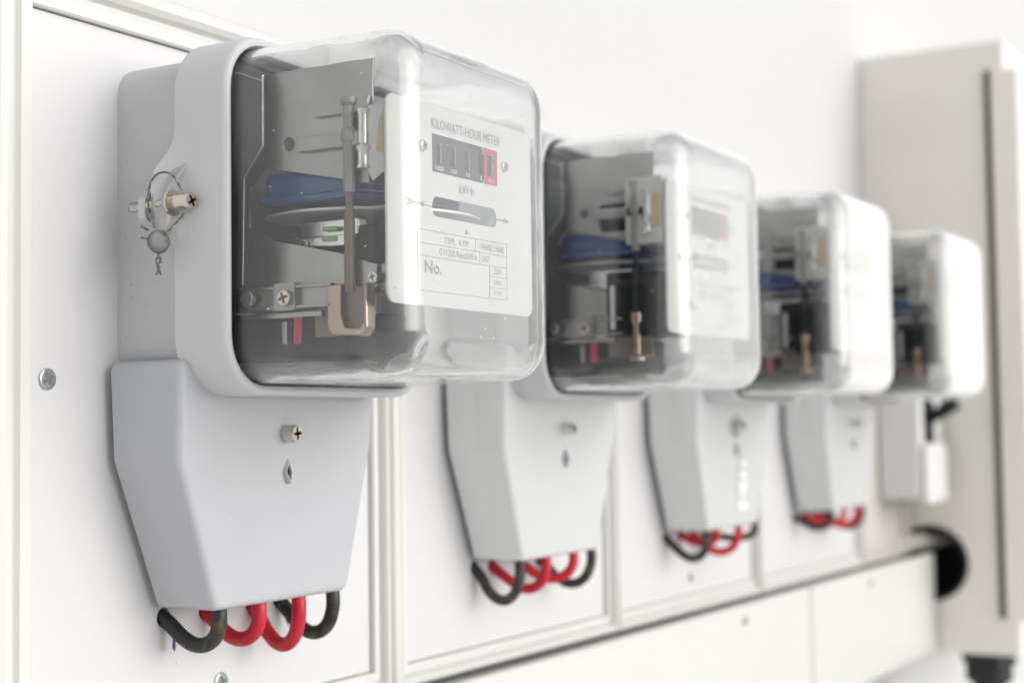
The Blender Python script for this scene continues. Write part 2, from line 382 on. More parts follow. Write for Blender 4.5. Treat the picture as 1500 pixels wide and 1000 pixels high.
# cream trunking under the boards
tk = empty('cable_trunking', (0.35, 0, Z0-0.22)); tag(tk, 'cream plastic cable trunking running below the white boards into the round hole', 'trunking')
def tz(bm): return xform(bm, Matrix.Translation((-0.35, 0, 0.22)))
link('duct', to_mesh(tz(box(0.35, 1.505, -0.022, 0.0375, -0.2185, -0.1310, 0.001))), 'duct', tk)
for (x0, x1) in ((0.36, 1.1672), (1.1705, 1.514)):
    link('cover_strip', to_mesh(tz(box(x0, x1, -0.0265, -0.0205, -0.2200, -0.1265, 0.0022))), 'cream', tk)
for sx, sz in ((1.0305, -0.1370), (1.3150, -0.1366)):
    put_screw(tk, (sx-0.35, -0.0266, sz+0.22), (0, -1, 0), 0.0036, 0.0012, 'nickel')

# ------------------------------------------------------------------ electricity meters
RG = dict(x0=-0.0672, x1=0.0672, z0=0.0135, z1=0.1520)
def dense(P, step=0.0025):
    Q = []
    for i, p in enumerate(P):
        q = P[(i+1) % len(P)]; d = math.hypot(q[0]-p[0], q[1]-p[1]); n = max(1, int(d/step))
        Q += [(p[0]+(q[0]-p[0])*k/n, p[1]+(q[1]-p[1])*k/n) for k in range(n)]
    return Q
def sst(a, b, v):
    t = min(max((v-a)/(b-a), 0), 1); return t*t*(3-2*t)
def ring_bm():
    B = dense(rr(RG['x0'], RG['x1'], RG['z0'], RG['z1'], 0.0225, 8))
    # offset a fixed point set so that every loop has the same count
    prof = [(0.0012, -0.0350, 1), (0.0, -0.0362, 1), (0.0, -0.0400, 0.45), (0.0, -0.0440, 0.1), (0.0, -0.0590, 0), (0.0003, -0.0604, 0), (0.0010, -0.0613, 0),
            (0.0020, -0.0617, 0), (0.0032, -0.0614, 0), (0.0038, -0.0606, 0), (0.0040, -0.0595, 0), (0.0040, -0.0420, 0), (0.0060, -0.0350, 0)]
    loops = []
    for d, y, f in prof:
        L = []
        for (x, z), (xi, zi) in zip(B, inset(B, d) if d else B):
            k = 0.0
            if f and x < -0.05: k = f*sst(0.1160, 0.0960, z)*sst(0.0700, 0.0770, z)     # the band flares out into the ear
            L.append((xi - 0.0062*k*k, y + 0.0062*k, zi))
        loops.append(L)
    return loft(loops, ring=True)
def base_bm():
    out = [(0.0, 0.0005), (0.0, -0.034), (0.0015, -0.0365), (0.004, -0.046)]
    loops = [L3(rr(-0.0608+d, 0.0608-d, 0.0205+d, 0.1462-d, 0.0125-d*0.5, 6), y) for d, y in out]
    loops.append(L3(rr(-0.0560, 0.0560, 0.0255, 0.1412, 0.009, 6), -0.046))
    loops.append(L3(rr(-0.0550, 0.0550, 0.0265, 0.1402, 0.009, 6), -0.0445))
    return loft(loops)
def glass_bm():
    # outer skin from rim to front, then inner skin back
    zc = 0.0852
    def loopo(hx, zl, zh, r, y): return L3(rr(-hx, hx, zl, zh, r, 10), y)
    YR, YF = -0.0520, -0.1335
    def skin(off):
        Ls = []
        n = 9; RF = 0.0135 if off == 0 else 0.0130
        yfr = YF + off
        for t in (0.0, 0.08, 0.2, 0.32, 0.44, 0.56, 0.68, 0.8, 0.9):
            y = YR + (yfr + RF - YR)*t
            Ls.append((t, y, 0.0))
        for k in range(n+1):
            a = math.radians(90*k/n); Ls.append((1.0, yfr + RF - RF*math.sin(a), RF*(1-math.cos(a))))
        Ls.append((1.0, yfr, RF*1.05)); Ls.append((1.0, yfr, RF*1.3))
        out = []
        for t, y, ins in Ls:
            ty = (y - YR)/(YF - YR)
            hx = 0.0627 - 0.0064*ty; zl = 0.0178 + 0.0012*ty; zh = 0.1477 - 0.0004*ty
            r = 0.0182 - 0.003*ty
            i2 = off + ins
            rad = max(r - i2*0.8, 0.0024) if off == 0 else max(r - i2*0.8, 0.0024)
            LL = rr(-hx+i2, hx-i2, zl+i2, zh-i2, rad, 10)
            if off:      # moulded glass: the inner skin is uneven, most of all in the corners
                q = []
                for (px, pz) in LL:
                    cf = max(0.0, abs(px)/hx + abs(pz-zc)/0.066 - 1.25)
                    wv = math.sin(px*410+pz*230)*math.cos(y*330+px*120) + 0.6*math.sin(pz*700+y*520)
                    f = 1 - cf*0.008*(1+wv)
                    q.append((px*f, zc+(pz-zc)*f))
                LL = q
            out.append(L3(LL, y))
        return out
    A = skin(0.0); B = skin(0.0020)
    bm = bmesh.new()
    def stitch(loops, cap):
        V = [[bm.verts.new(p) for p in L] for L in loops]; k = len(V[0])
        for X, Y in zip(V, V[1:]):
            for i in range(k): bm.faces.new((X[i], X[(i+1) % k], Y[(i+1) % k], Y[i]))
        bm.faces.new(V[-1]); return V[0]
    a0 = stitch(A, True); b0 = stitch(B, True); k = len(a0)
    for i in range(k): bm.faces.new((a0[i], a0[(i+1) % k], b0[(i+1) % k], b0[i]))
    return bm
def cover_bm():
    P0 = [(-0.0425, -0.0705), (0.0440, -0.0705), (0.0568, -0.0080), (0.0575, 0.0275), (-0.0690, 0.0275), (-0.0670, -0.0112)]
    base = round_poly(P0, [0.0045, 0.0045, 0.007, 0.0045, 0.0045, 0.007], 5)
    def D(z): return -(0.0345 + (z+0.07)/0.097*0.0065)
    loops = [L3(inset(base, 0.0012), -0.0045), L3(base, -0.0045), L3(base, -0.010)]
    R = 0.0032
    for k in range(7):
        a = math.radians(90*k/6); I = inset(base, R*(1-math.cos(a)))
        loops.append([(x, D(z) + R - R*math.sin(a), z) for x, z in I])
    I = inset(base, R*1.12); loops.append([(x, D(z), z) for x, z in I])
    return loft(loops)

XC = 0.0
def make_meter(i):
    first = (i == 0)
    e = empty('electricity_meter', (XM + S*i + SH[i], 0, Z0))
    lab = ['nearest meter, large and sharp, dial readable through its glass cover', 'second meter from the left, its blue coil seen left of the pale blurred dial',
           'third meter from the left, partly hidden behind the second glass cover', 'farthest and smallest meter, most blurred, in front of the beige cabinet'][i]
    tag(e, lab, 'electricity meter', 'glass fronted electricity meters in a row')
    part('base_box', 'base', base_bm, 'cast', e)
    part('retaining_ring', 'ring', ring_bm, 'ring', e)
    part('gasket', 'gasket', lambda: loft([L3(rr(-0.0634+d, 0.0634-d, 0.0173+d, 0.1482-d, 0.0186-d, 8), y) for d, y in
         ((0, -0.045), (0, -0.0590), (0.0005, -0.0590), (0.0005, -0.045))], ring=True), 'gasket', e)
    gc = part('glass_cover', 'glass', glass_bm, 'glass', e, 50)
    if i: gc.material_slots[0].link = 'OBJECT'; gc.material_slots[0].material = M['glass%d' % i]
    # ears and bolt on the left of the ring
    def ear(y0, y1, zc=0.0868, h=1.0):
        P = round_poly([(-0.062, zc+0.011*h), (-0.0655, zc+0.0108*h), (-0.0728, zc+0.004*h), (-0.0728, zc-0.006*h), (-0.066, zc-0.0105*h), (-0.062, zc-0.009*h)],
                       [0.0, 0.002, 0.0045*h, 0.0045*h, 0.003, 0], 5)[::-1]
        bm = loft([L3(P, y0), L3(P, y1)]); bmesh.ops.bevel(bm, geom=[ed for ed in bm.edges if len(ed.link_faces) == 2 and ed.calc_face_angle(0) > 1.2],
                                                           offset=0.0006, segments=2, affect='EDGES'); return bm
    def tongue():   # rounded tongue hanging from the flared band
        P = round_poly([(0.0425, 0.1060), (0.0345, 0.1035), (0.0300, 0.0950), (0.0293, 0.0880), (0.0293, 0.0745), (0.0388, 0.0745), (0.0388, 0.0930), (0.0425, 0.1000)],
                       [0.001, 0.006, 0.006, 0.004, 0.0046, 0.0046, 0.006, 0.001], 5)
        bm = loft([[(x + (-0.0664-x)*sst(0.0900, 0.1050, z) if x < -0.066 else x, -d_, z) for d_, z in Q] for x, Q in ((-0.0650, P), (-0.0722, P), (-0.0731, inset(P, 0.0003)), (-0.0736, inset(P, 0.0009)))])
        return bm
    part('ear', 'ear1', tongue, 'ear', e)
    part('ear', 'ear2', lambda: ear(-0.0225, -0.0262, 0.0862, 0.8), 'ring', e)
    bo = part('bolt', 'bolt', lambda: lathe([(0.0016, 0), (0.0021, 0.0008)] + [(0.0021 if q % 2 else 0.0017, 0.001+0.0005*q) for q in range(12)] +
              [(0.0020, 0.0075), (0.0020, 0.0215), (0.0050, 0.0215), (0.0052, 0.0220), (0.0050, 0.0228), (0.0031, 0.0228), (0.0031, 0.0245)], (0, -1, 0), (-0.0708, -0.0165, 0.0865), 22), 'nickel', e)
    put_screw(bo, (-0.0708, -0.0410, 0.0865), (0, -1, 0), 0.0034, 0.0072, 'nickel', spin=0.5, key=('bolt_head',), name='bolt_head')
    # terminal cover
    c = part('terminal_cover', 'cover', cover_bm, 'cover', e, 40)
    if not first:
        o2 = c; o2.material_slots[0].link = 'OBJECT'; o2.material_slots[0].material = M['newcover']
    put_screw(c, (-0.0045, -0.0385, -0.0015), (0, -1, 0), 0.0037, 0.0068, 'nickel' if first else 'steel', spin=0.1 + i, key=('cover_screw', first), name='screw')
    # pressed slit below the screw
    sl_ = part('seal_slot', 'slit', lambda: plate(round_poly([(0, -0.0062), (0.0031, 0), (0, 0.0062), (-0.0031, 0)], [0.001, 0.0015, 0.001, 0.0015], 3),
               [round_poly([(-0.0001, -0.0040), (0.0010, 0), (-0.0001, 0.0040), (-0.0022, 0)], 0.0004, 3)], 0.0020, 0.0006), 'cover', c)
    sl_.matrix_local = Matrix.Translation((-0.0022, -0.0387, -0.0172)) @ Matrix.Rotation(math.radians(-8), 4, 'X') @ XZ
    dk = part('slot_opening', 'slit2', lambda: plate(round_poly([(0, -0.0043), (0.0013, 0), (0, 0.0043), (-0.0024, 0)], 0.0004, 3), [], 0.0006), 'black', c)
    dk.matrix_local = Matrix.Translation((-0.0022, -0.0379, -0.0172)) @ XZ
    if i == 2:
        r0 = part('label_ring', 'lring', lambda: xform(plate(circle(0, 0, 0.0075), [circle(0, 0, 0.0062)], 0.0003), XZ), 'alu', c); r0.location = (-0.0045, -0.0396, -0.0015)
        for q, (zz, ww) in enumerate(((-0.0275, 0.006), (-0.0350, 0.007), (-0.0420, 0.009), (-0.0480, 0.005), (-0.0560, 0.010))):
            o = part('sticker_residue', ('res', q), lambda: xform(plate(round_poly([(-ww, -0.0026), (ww*0.9, -0.0030), (ww, 0.0024), (-ww*0.7, 0.0030)], 0.0018, 4), [], 0.0003), XZ), 'residue', c)
            o.location = (0.010, -0.0348-(zz+0.07)*0.067-0.0004, zz)
    # dial plate and its print
    YD = -0.1235
    hx = 0.0515
    slot = round_poly([(-0.0238, -0.0035), (0.0230, -0.0052), (0.0230, 0.0030), (-0.0238, 0.0040)], 0.0030, 5)
    slot = [(x, z + 0.0833 + 0.0016*(1-(x/0.0235)**2)) for x, z in rr(-0.0235, 0.0230, -0.0038, 0.0038, 0.0030, 6)]
    wins = [rr(-0.0188+q*0.0102-0.0022, -0.0188+q*0.0102+0.0022, 0.1002, 0.1083, 0.0004, 2) for q in range(4)] + [rr(0.0159, 0.0218, 0.1000, 0.1088, 0.0004, 2)]
    d = part('dial_plate', 'dial', lambda: xform(plate(rr(-hx, hx, 0.0455, 0.1222, 0.0045, 5), [slot]+wins, 0.0010, 0.0002), Matrix.Translation((0, YD, 0)) @ XZ), 'dial', e)
    yp = YD - 0.00062
    def flat(name, key, outer, holes, mt, y=yp, par=d, th=0.00012):
        return part(name, key, lambda: xform(plate(outer, holes, th), Matrix.Translation((0, y, 0)) @ XZ), mt, par)
    flat('register_face', 'regf', rr(-0.0234, 0.0128, 0.0968, 0.1112, 0.0003, 2), wins[:4], 'register')
    flat('decimal_face', 'regr', rr(0.0135, 0.0240, 0.0968, 0.1112, 0.0003, 2), wins[4:], 'redreg')
    part('digit_drums', 'drums', lambda: xform(lathe([(0.0075, 0), (0.0075, 0.046)], (1, 0, 0), (-0.0235, YD+0.0085, 0.1042), 30), Matrix.Identity(4)), 'register', d)
    if True:
        def T(body, x0, x1, z0, z1, key, mt='ink', bold=0.0, y=yp-0.0001):
            part('lettering', ('t', key), lambda: text_mesh(body, x0, x1, z0, z1, y, bold), mt, d)
        T('KILOWATT-HOUR METER', -0.0238, 0.0262, 0.1133, 0.1172, 'kwhm')
        T('kW·h', -0.0048, 0.0058, 0.0905, 0.0944, 'kwh')
        T('TYPE   KYM', -0.0158, 0.0012, 0.0700, 0.0725, 'type')
        T('1 PHASE 2 WIRE', 0.0098, 0.0285, 0.0700, 0.0726, 'ph')
        T('C=1200 Revs/kW·h', -0.0195, 0.0075, 0.0653, 0.0680, 'rev')
        T('DATE', 0.0115, 0.0172, 0.0652, 0.0677, 'date')
        T('No.', -0.0295, -0.0180, 0.0578, 0.0626, 'no', bold=0.02)
        T('220V', 0.0205, 0.0262, 0.0612, 0.0634, 'v'); T('50Hz', 0.0205, 0.0262, 0.0568, 0.0590, 'hz'); T('5(15)A', 0.0200, 0.0265, 0.0524, 0.0546, 'am')
        yt = yp-0.00014
        T('1000', -0.0215, -0.0158, 0.0976, 0.0993, 'k1', 'white', 0, yt); T('100', -0.0106, -0.0064, 0.0976, 0.0993, 'k2', 'white', 0, yt)
        T('10', 0.0002, 0.0030, 0.0976, 0.0993, 'k3', 'white', 0, yt); T('1', 0.0110, 0.0118, 0.0976, 0.0993, 'k4', 'white', 0, yt); T('0.1', 0.0172, 0.0206, 0.0976, 0.0991, 'k5', 'white', 0, yt)
        T('/10', 0.0132, 0.0150, 0.0952, 0.0962, 'k6', 'ink', 0, yt) if False else None
        def table():
            bm = bmesh.new(); t = 0.00009
            H = [(-0.0335, 0.0306, 0.0740), (-0.0335, 0.0306, 0.0690), (-0.0335, 0.0306, 0.0642), (0.0170, 0.0306, 0.0601), (0.0170, 0.0306, 0.0557), (-0.0340, 0.0306, 0.0512)]
            V = [(-0.0335, 0.0512, 0.0740), (0.0306, 0.0512, 0.0740), (0.0065, 0.0690, 0.0740), (0.0098, 0.0642, 0.0690), (0.0170, 0.0512, 0.0642)]
            for a, b, z in H: add(bm, box(a, b, yp-0.00008, yp+0.00003, z-t, z+t))
            for x, a, b in V: add(bm, box(x-t, x+t, yp-0.00007, yp+0.00003, a, b))
            return bm
        part('printed_table', 'table', table, 'ink', d)
        flat('arrow', 'arR', [(0.0232, 0.0832), (0.0290, 0.0830), (0.0290, 0.0822), (0.0330, 0.0834), (0.0290, 0.0846), (0.0290, 0.0838), (0.0232, 0.0838)], [], 'ink')
        flat('arrow', 'arL', [(-0.0240, 0.0834), (-0.0290, 0.0836), (-0.0305, 0.0846), (-0.0320, 0.0838), (-0.0350, 0.0838), (-0.0370, 0.0850), (-0.0400, 0.0850), (-0.0385, 0.0837), (-0.0400, 0.0824), (-0.0370, 0.0824), (-0.0350, 0.0834), (-0.0320, 0.0834), (-0.0305, 0.0826), (-0.0290, 0.0832), (-0.0240, 0.0830)], [], 'ink')
        flat('arrow', 'tri', [(-0.0010, 0.0752), (0.0014, 0.0752), (0.0002, 0.0770)], [], 'ink')
        put_screw(d, (-0.0300, YD-0.0005, 0.1055), (0, -1, 0), 0.0022, 0.0012, 'steel'); put_screw(d, (0.0292, YD-0.0005, 0.1055), (0, -1, 0), 0.0022, 0.0012, 'steel')
    # rotor disc and shaft
    rd = part('rotor_disc', 'disc', lambda: lathe([(0.0425, 0), (0.0432, 0.0003), (0.0432, 0.0011), (0.0425, 0.0014)], (0, 0, 1), (0.0, -0.0800, 0.0826), 64), 'discmetal', e)
    part('spindle', 'spin', lambda: lathe([(0.0012, 0), (0.0012, 0.07)], (0, 0, 1), (0.0, -0.080, 0.050), 14), 'steel', rd)
    # aluminium side plate with the angular window
    def side():
        P = [(0.0640, 0.1370), (0.0640, 0.1088), (0.0545, 0.0973), (0.0535, 0.0530), (0.1170, 0.0530), (0.1170, 0.0600), (0.0990, 0.0655), (0.0690, 0.0720),
             (0.0570, 0.0777), (0.0570, 0.0923), (0.0645, 0.1003), (0.1024, 0.0925), (0.1150, 0.0895), (0.1160, 0.1370)]
        bm = plate(P, [circle(0.0765, 0.1082, 0.0027, 16)], 0.0012, 0.0003)
        return xform(bm, Matrix.Translation((-0.0470, 0, 0)) @ YZ)
    part('side_plate', 'side', side, 'alu', e)
    part('chassis', 'chassis', lambda: box(-0.0575, 0.012, -0.0505, -0.0440, 0.046, 0.140, 0.001), 'dark', e)
    part('glare_plate', 'glareplate', lambda: box(-0.010, 0.0560, -0.0480, -0.0440, 0.0255, 0.0470, 0.0008), 'dial', e)  # white plate added to imitate the glare below the dial
    part('corner_block', 'cbk', lambda: box(-0.0590, -0.0530, -0.0560, -0.0440, 0.0245, 0.1400, 0.002), 'dark', e)
    # coil above the disc
    def coil():
        bm = loft([[(x, y, z) for x, y in [(-0.0425+s+q[0], q[1]) for q in rr(0, 0.072-2*s, -0.106+s, -0.057-s, 0.008-s*0.5, 6)]] for s, z in
                   ((0.0030, 0.0872), (0.0008, 0.0880), (0.0, 0.0900), (0.0, 0.0960), (0.0008, 0.0985), (0.0030, 0.0995))])
        return bm
    cl = part('coil', 'coil', coil, 'blue', e)
    part('coil_lip', 'coil2', lambda: tube([(-0.041, -0.059, 0.0885), (-0.0425, -0.066, 0.0880), (-0.0430, -0.085, 0.0878), (-0.0425, -0.097, 0.0880), (-0.038, -0.105, 0.0882), (-0.02, -0.1065, 0.0882), (0.01, -0.1065, 0.0882)], 0.0018, 10), 'blue', cl)
    # core and magnet pieces under the disc
    mg = part('magnet_bracket', 'mag', lambda: add(box(-0.038, -0.010, -0.098, -0.066, 0.0690, 0.0735, 0.0008), box(-0.036, -0.030, -0.100, -0.072, 0.0735, 0.0800, 0.0008)), 'steel', e)
    part('magnet_block', 'mag2', lambda: box(-0.028, 0.02, -0.108, -0.068, 0.056, 0.0785, 0.001), 'black', mg)
    for q, zq in enumerate((0.0722, 0.0762)):
        part('green_reflection', ('grn', q), lambda zq=zq: box(-0.0385, -0.0372, -0.092, -0.085, zq-0.0009, zq+0.0009, 0.0003), 'green', mg)  # green reflection on the magnet, painted as two small strips
    put_screw(mg, (-0.0385, -0.0765, 0.0708), (-1, 0, 0), 0.0021, 0.0010, 'steel')
    # rod, brass yoke and screws on the left side
    if not first:
        part('gear_case', 'gcase', lambda: box(-0.0515, -0.018, -0.1190, -0.0900, 0.0440, 0.0770, 0.0015), 'black', e)
        part('upper_case', 'ucase', lambda: box(-0.0500, -0.030, -0.1050, -0.0860, 0.0980, 0.1120, 0.0015), 'black', e)
        part('bright_clip', 'clip', lambda: box(-0.0530, -0.0510, -0.0960, -0.0930, 0.0480, 0.0700, 0.0006), 'steel', e)
        part('register_case', 'rcase', lambda: box(-0.0510, -0.040, -0.1220, -0.1010, 0.0900, 0.1240, 0.0015), 'card', e)
        part('sticker', 'stk2', lambda: box(-0.0513, -0.0511, -0.1210, -0.1165, 0.0980, 0.1150), 'yellow', e)
    rod = part('vertical_rod', 'rod', lambda: lathe([(0.0021, 0), (0.0021, 0.030), (0.0016, 0.031), (0.0016, 0.037)], (0, 0, 1), (-0.0500, -0.1065, 0.050), 16), 'bronze', e)
    if not first: rod.material_slots[0].link = 'OBJECT'; rod.material_slots[0].material = M['dark']
    part('rod_sleeve', 'rod2', lambda: lathe([(0.0022, 0), (0.0022, 0.018), (0.0031, 0.019), (0.0031, 0.023), (0.0021, 0.024), (0.0021, 0.032), (0.0031, 0.033), (0.0031, 0.035)], (0, 0, 1), (-0.0500, -0.1065, 0.087), 18), 'sleeve', rod)
    def yoke():     # a strap bent into a deep trough, open towards the side
        P = [(0.0980, 0.0530), (0.0980, 0.0375), (0.1000, 0.0345), (0.1140, 0.0335), (0.1160, 0.0365), (0.1160, 0.0530), (0.1148, 0.0530),
             (0.1148, 0.0400), (0.1125, 0.0365), (0.1060, 0.0370), (0.1045, 0.0420), (0.1045, 0.0530)]
        P = round_poly(P, [0, 0.002, 0.001, 0.001, 0.002, 0, 0, 0.0010, 0.0012, 0.0012, 0.0015, 0], 4)
        return xform(plate(P, [], 0.0060, 0.0009), Matrix.Translation((-0.0500, 0, 0)) @ YZ)
    if first: part('brass_yoke', 'yoke', yoke, 'brass', e)
    else: part('brass_stud', 'stud', lambda: lathe([(0.0042, 0), (0.0042, 0.002), (0.0022, 0.003), (0.0022, 0.018), (0.0032, 0.019), (0.0032, 0.024)], (0, 0, 1), (-0.0500, -0.1065, 0.032), 18), 'brass', e)
    part('brass_back', 'yokeb', lambda: box(-0.0500, -0.0485, -0.1150, -0.0900, 0.0340, 0.0520, 0.0004), 'bronze', e)
    part('terminal_rail', 'rail', lambda: add(add(box(-0.0530, -0.0500, -0.1000, -0.0475, 0.0528, 0.0540, 0.0003), box(-0.0530, -0.0500, -0.1000, -0.0475, 0.0452, 0.0464, 0.0003)),
         add(box(-0.0510, -0.0490, -0.0980, -0.0480, 0.0464, 0.0528), box(-0.0535, -0.0500, -0.0835, -0.0735, 0.0445, 0.0550, 0.0004))), 'brass' if False else 'alu', e)
    put_screw(e, (-0.0530, -0.0615, 0.0497), (-1, 0, 0), 0.0032, 0.0022, 'nickel', spin=0.7); put_screw(e, (-0.0535, -0.0795, 0.0492), (-1, 0, 0), 0.0032, 0.0020, 'nickel', spin=0.3)
    part('lower_bracket', 'lbr', lambda: box(-0.0520, -0.0480, -0.0950, -0.0500, 0.0418, 0.0440, 0.0005), 'alu', e)
    part('terminal_block', 'blk', lambda: box(-0.0490, -0.0120, -0.1060, -0.0440, 0.0255, 0.0435, 0.0022, 3), 'black', e)
    part('red_wire', 'rw', lambda: box(-0.0495, -0.0475, -0.0835, -0.0795, 0.0320, 0.0430, 0.0006), 'redreg', e)
    part('edge_glint', 'estrip', lambda: tube([(-0.0478, -0.0640, 0.1370), (-0.0478, -0.0640, 0.1088), (-0.0478, -0.0545, 0.0973), (-0.0478, -0.0535, 0.0560)], 0.0004, 6, 0), 'steel', e)  # bright line added as the glint along the side plate's edge
    part('pale_tab', 'pt', lambda: box(-0.0492, -0.0475, -0.0765, -0.0735, 0.0320, 0.0410, 0.0005), 'alu', e)
    # geared upper works
    gb = part('gear_bracket', 'gb', lambda: add(add(box(-0.0500, -0.0470, -0.1150, -0.0900, 0.1165, 0.1215, 0.0008), box(-0.0510, -0.0480, -0.1150, -0.0830, 0.1040, 0.1095, 0.0008)),
         box(-0.0490, -0.030, -0.1150, -0.1125, 0.0900, 0.1230, 0.0008)), 'alu', e)
    part('gear_wheel', 'gw', lambda: lathe([(0.0085 if q % 2 else 0.0095, 0.0005*(q//2)) for q in range(6)], (0, 1, 0), (-0.036, -0.1120, 0.1080), 30), 'brass', gb)
    part('pulley', 'pl', lambda: lathe([(0.0032, 0), (0.0022, 0.002), (0.0022, 0.006), (0.0034, 0.008), (0.0020, 0.0095), (0.0020, 0.020), (0.0030, 0.022)], (0, 0, 1), (-0.0500, -0.1130, 0.0950), 18), 'steel', gb)
    cd_ = part('card', 'card', lambda: xform(plate([(0.1145, 0.0950), (0.1168, 0.0905), (0.1215, 0.0935), (0.1215, 0.1185), (0.1138, 0.1185), (0.1138, 0.1020)], [], 0.0008), Matrix.Translation((-0.0492, 0, 0)) @ YZ), 'card', e)
    part('sticker', 'stk', lambda: xform(plate([(0.1185, 0.1010), (0.1212, 0.1000), (0.1212, 0.1150), (0.1200, 0.1130)], [], 0.0002), Matrix.Translation((-0.0498, 0, 0)) @ YZ), 'yellow', cd_)
    put_screw(e, (-0.0485, -0.1168, 0.0552), (-1, 0, 0), 0.0021, 0.0020, 'steel')
    part('post', 'post', lambda: box(-0.046, -0.040, -0.1230, -0.1130, 0.050, 0.060, 0.0006), 'alu', e); part('post', 'post2', lambda: box(0.034, 0.045, -0.1230, -0.050, 0.110, 0.116, 0.0006), 'alu', e)
    return e
meters = [make_meter(i) for i in range(4)]

# ------------------------------------------------------------------ cables looping from the terminal covers into the boards
WPS = [[(-0.0330, -0.0350, 'cable', -0.0855), (-0.0085, -0.0100, 'red', -0.0860), (0.0175, 0.0195, 'red', -0.0915), (0.0415, 0.0385, 'cable', -0.0890)],
       [(-0.0330, -0.0360, 'cable', -0.0915), (-0.0100, -0.0180, 'red', -0.0870), (0.0260, 0.0100, 'red', -0.0850), (0.0470, 0.0340, 'cable', -0.0900)],
       [(-0.0330, -0.0370, 'cable', -0.0880), (-0.0110, -0.0130, 'red', -0.0815), (0.0240, 0.0060, 'red', -0.0880), (0.0520, 0.0260, 'cable', -0.0805)],
       [(-0.0330, -0.0400, 'cable', -0.0830), (0.0060, -0.0190, 'red', -0.0830), (0.0280, 0.0080, 'red', -0.0860), (0.0430, 0.0300, 'cable', -0.0880)]]
RANK = ['leftmost', 'second', 'third', 'rightmost']; WHERE = ['nearest meter', 'second meter', 'third meter', 'farthest meter']
for i in range(4):
    for k, (xt, xh, mt, zb) in enumerate(WPS[i]):
        rr_ = random.Random(i*7+k)
        j = (lambda s: rr_.uniform(-s, s)) if i else (lambda s: 0.0)
        zb2 = zb + j(0.001); dd = 0.0275 + j(0.002)
        if i == 0 and k == 3: xh = 0.0385
        X = XM + S*i + SH[i]
        hb = zb2+0.0735
        pts = [(xt, -dd+0.001, -0.062), (xt, -dd, -0.069), (xt+(xh-xt)*0.05, -dd-0.0004, -0.0735+hb*0.25), (xt+(xh-xt)*0.2, -dd+0.0018, -0.0735+hb*0.72), (xt+(xh-xt)*0.38, -dd+0.0065, zb2+0.0004),
               (xt+(xh-xt)*0.58, -dd+0.0122, zb2+0.0003), (xt+(xh-xt)*0.78, -dd+0.0180, -0.0745+(zb2+0.0745)*0.72), (xt+(xh-xt)*0.92, -0.0045, -0.0755+(zb2+0.0755)*0.30), (xh, 0.0005, -0.0752), (xh, 0.006, -0.0735)]
        o = link('cable', to_mesh(tube(pts, 0.0031 if i == 0 else 0.0028, 14, 7)), mt); o.location = (X, 0, Z0)
        tag(o, '%s %s cable loop below the %s, entering the board behind' % (RANK[k], 'black' if mt == 'cable' else 'red', WHERE[i]), 'cable', 'cable loops under the meters')
tp = link('tape_scrap', to_mesh(xform(plate(round_poly([(-0.0009, 0), (0.0011, 0.0004), (0.0014, -0.0045), (0.0004, -0.0058), (-0.0012, -0.0042)], 0.0003, 2), [], 0.0003),
          Matrix.Rotation(0.3, 4, 'Z') @ XZ)), 'purple'); tp.location = (XM-0.0338, -0.0045, Z0-0.0830)
tag(tp, 'tiny purple scrap hanging under the leftmost black cable of the nearest meter', 'scrap')
tw = link('dry_twig', to_mesh(tube([(0, 0, 0), (0.001, 0, -0.006), (0.003, -0.001, -0.0125)], lambda t: 0.0007*(1-t)+0.0001, 6, 5)), 'twig'); tw.location = (XM+0.0365, -0.004, Z0-0.0755)
tag(tw, 'thin dark spike hanging by the cable holes between red and black cables', 'twig')

# ------------------------------------------------------------------ lead seal on the nearest meter's bolt
ls = empty('lead_seal', (XM-0.072, -0.034, Z0+0.0725)); tag(ls, 'round grey lead seal hanging on twisted wire from the bolt of the nearest meter', 'seal')
def twisted(pts, r=0.00028, tw_=900):
    P = spline(pts, 14); bm = bmesh.new()
    for ph in (0, math.pi):
        Q = []; L = 0
        for q, p in enumerate(P):
            if q: L += (P[q]-P[q-1]).length
            T = (P[min(q+1, len(P)-1)]-P[max(q-1, 0)]).normalized(); N = T.orthogonal().normalized(); B = T.cross(N)
            a = L*3200 + ph; Q.append(p + (N*math.cos(a)+B*math.sin(a))*0.00026)
        add(bm, tube(Q, r, 5, 0))
    return bm
link('disc', to_mesh(lathe([(0.0036, 0), (0.0043, 0.0004), (0.0045, 0.0012), (0.0043, 0.0020), (0.0034, 0.0025), (0.0015, 0.0026)], (-0.35, -0.93, 0), (-0.0025, 0.0, -0.0010), 26)), 'lead', ls)
link('wire_loop', to_mesh(twisted([(-0.0030, 0.0010, 0.0045), (-0.0022, 0.0046, 0.0120), (-0.0018, 0.0048, 0.0200), (-0.0014, 0.0018, 0.0248), (-0.0010, -0.0030, 0.0256), (-0.0008, -0.0072, 0.0232), (0.0000, -0.0100, 0.0180)])), 'wire', ls)
link('wire_loop', to_mesh(twisted([(0.0012, -0.0105, 0.0095), (-0.0005, -0.0080, 0.0062), (-0.0020, -0.0042, 0.0020)])), 'wire', ls)
link('wire_tail', to_mesh(add(twisted([(-0.0028, -0.0008, -0.0055), (-0.0022, -0.0015, -0.0080), (-0.0034, -0.0010, -0.0105), (-0.0020, -0.0016, -0.0135)]),
                              twisted([(-0.0030, -0.0012, -0.0060), (-0.0040, -0.0010, -0.0085), (-0.0026, -0.0012, -0.0110), (-0.0042, -0.0010, -0.0135)]))), 'wire', ls)
link('wire_tail', to_mesh(add(twisted([(-0.0050, 0.0020, 0.0035), (-0.0072, 0.0040, 0.0050)]), twisted([(-0.0062, 0.0012, 0.0000), (-0.0090, 0.0030, 0.0005)]))), 'wire', ls)

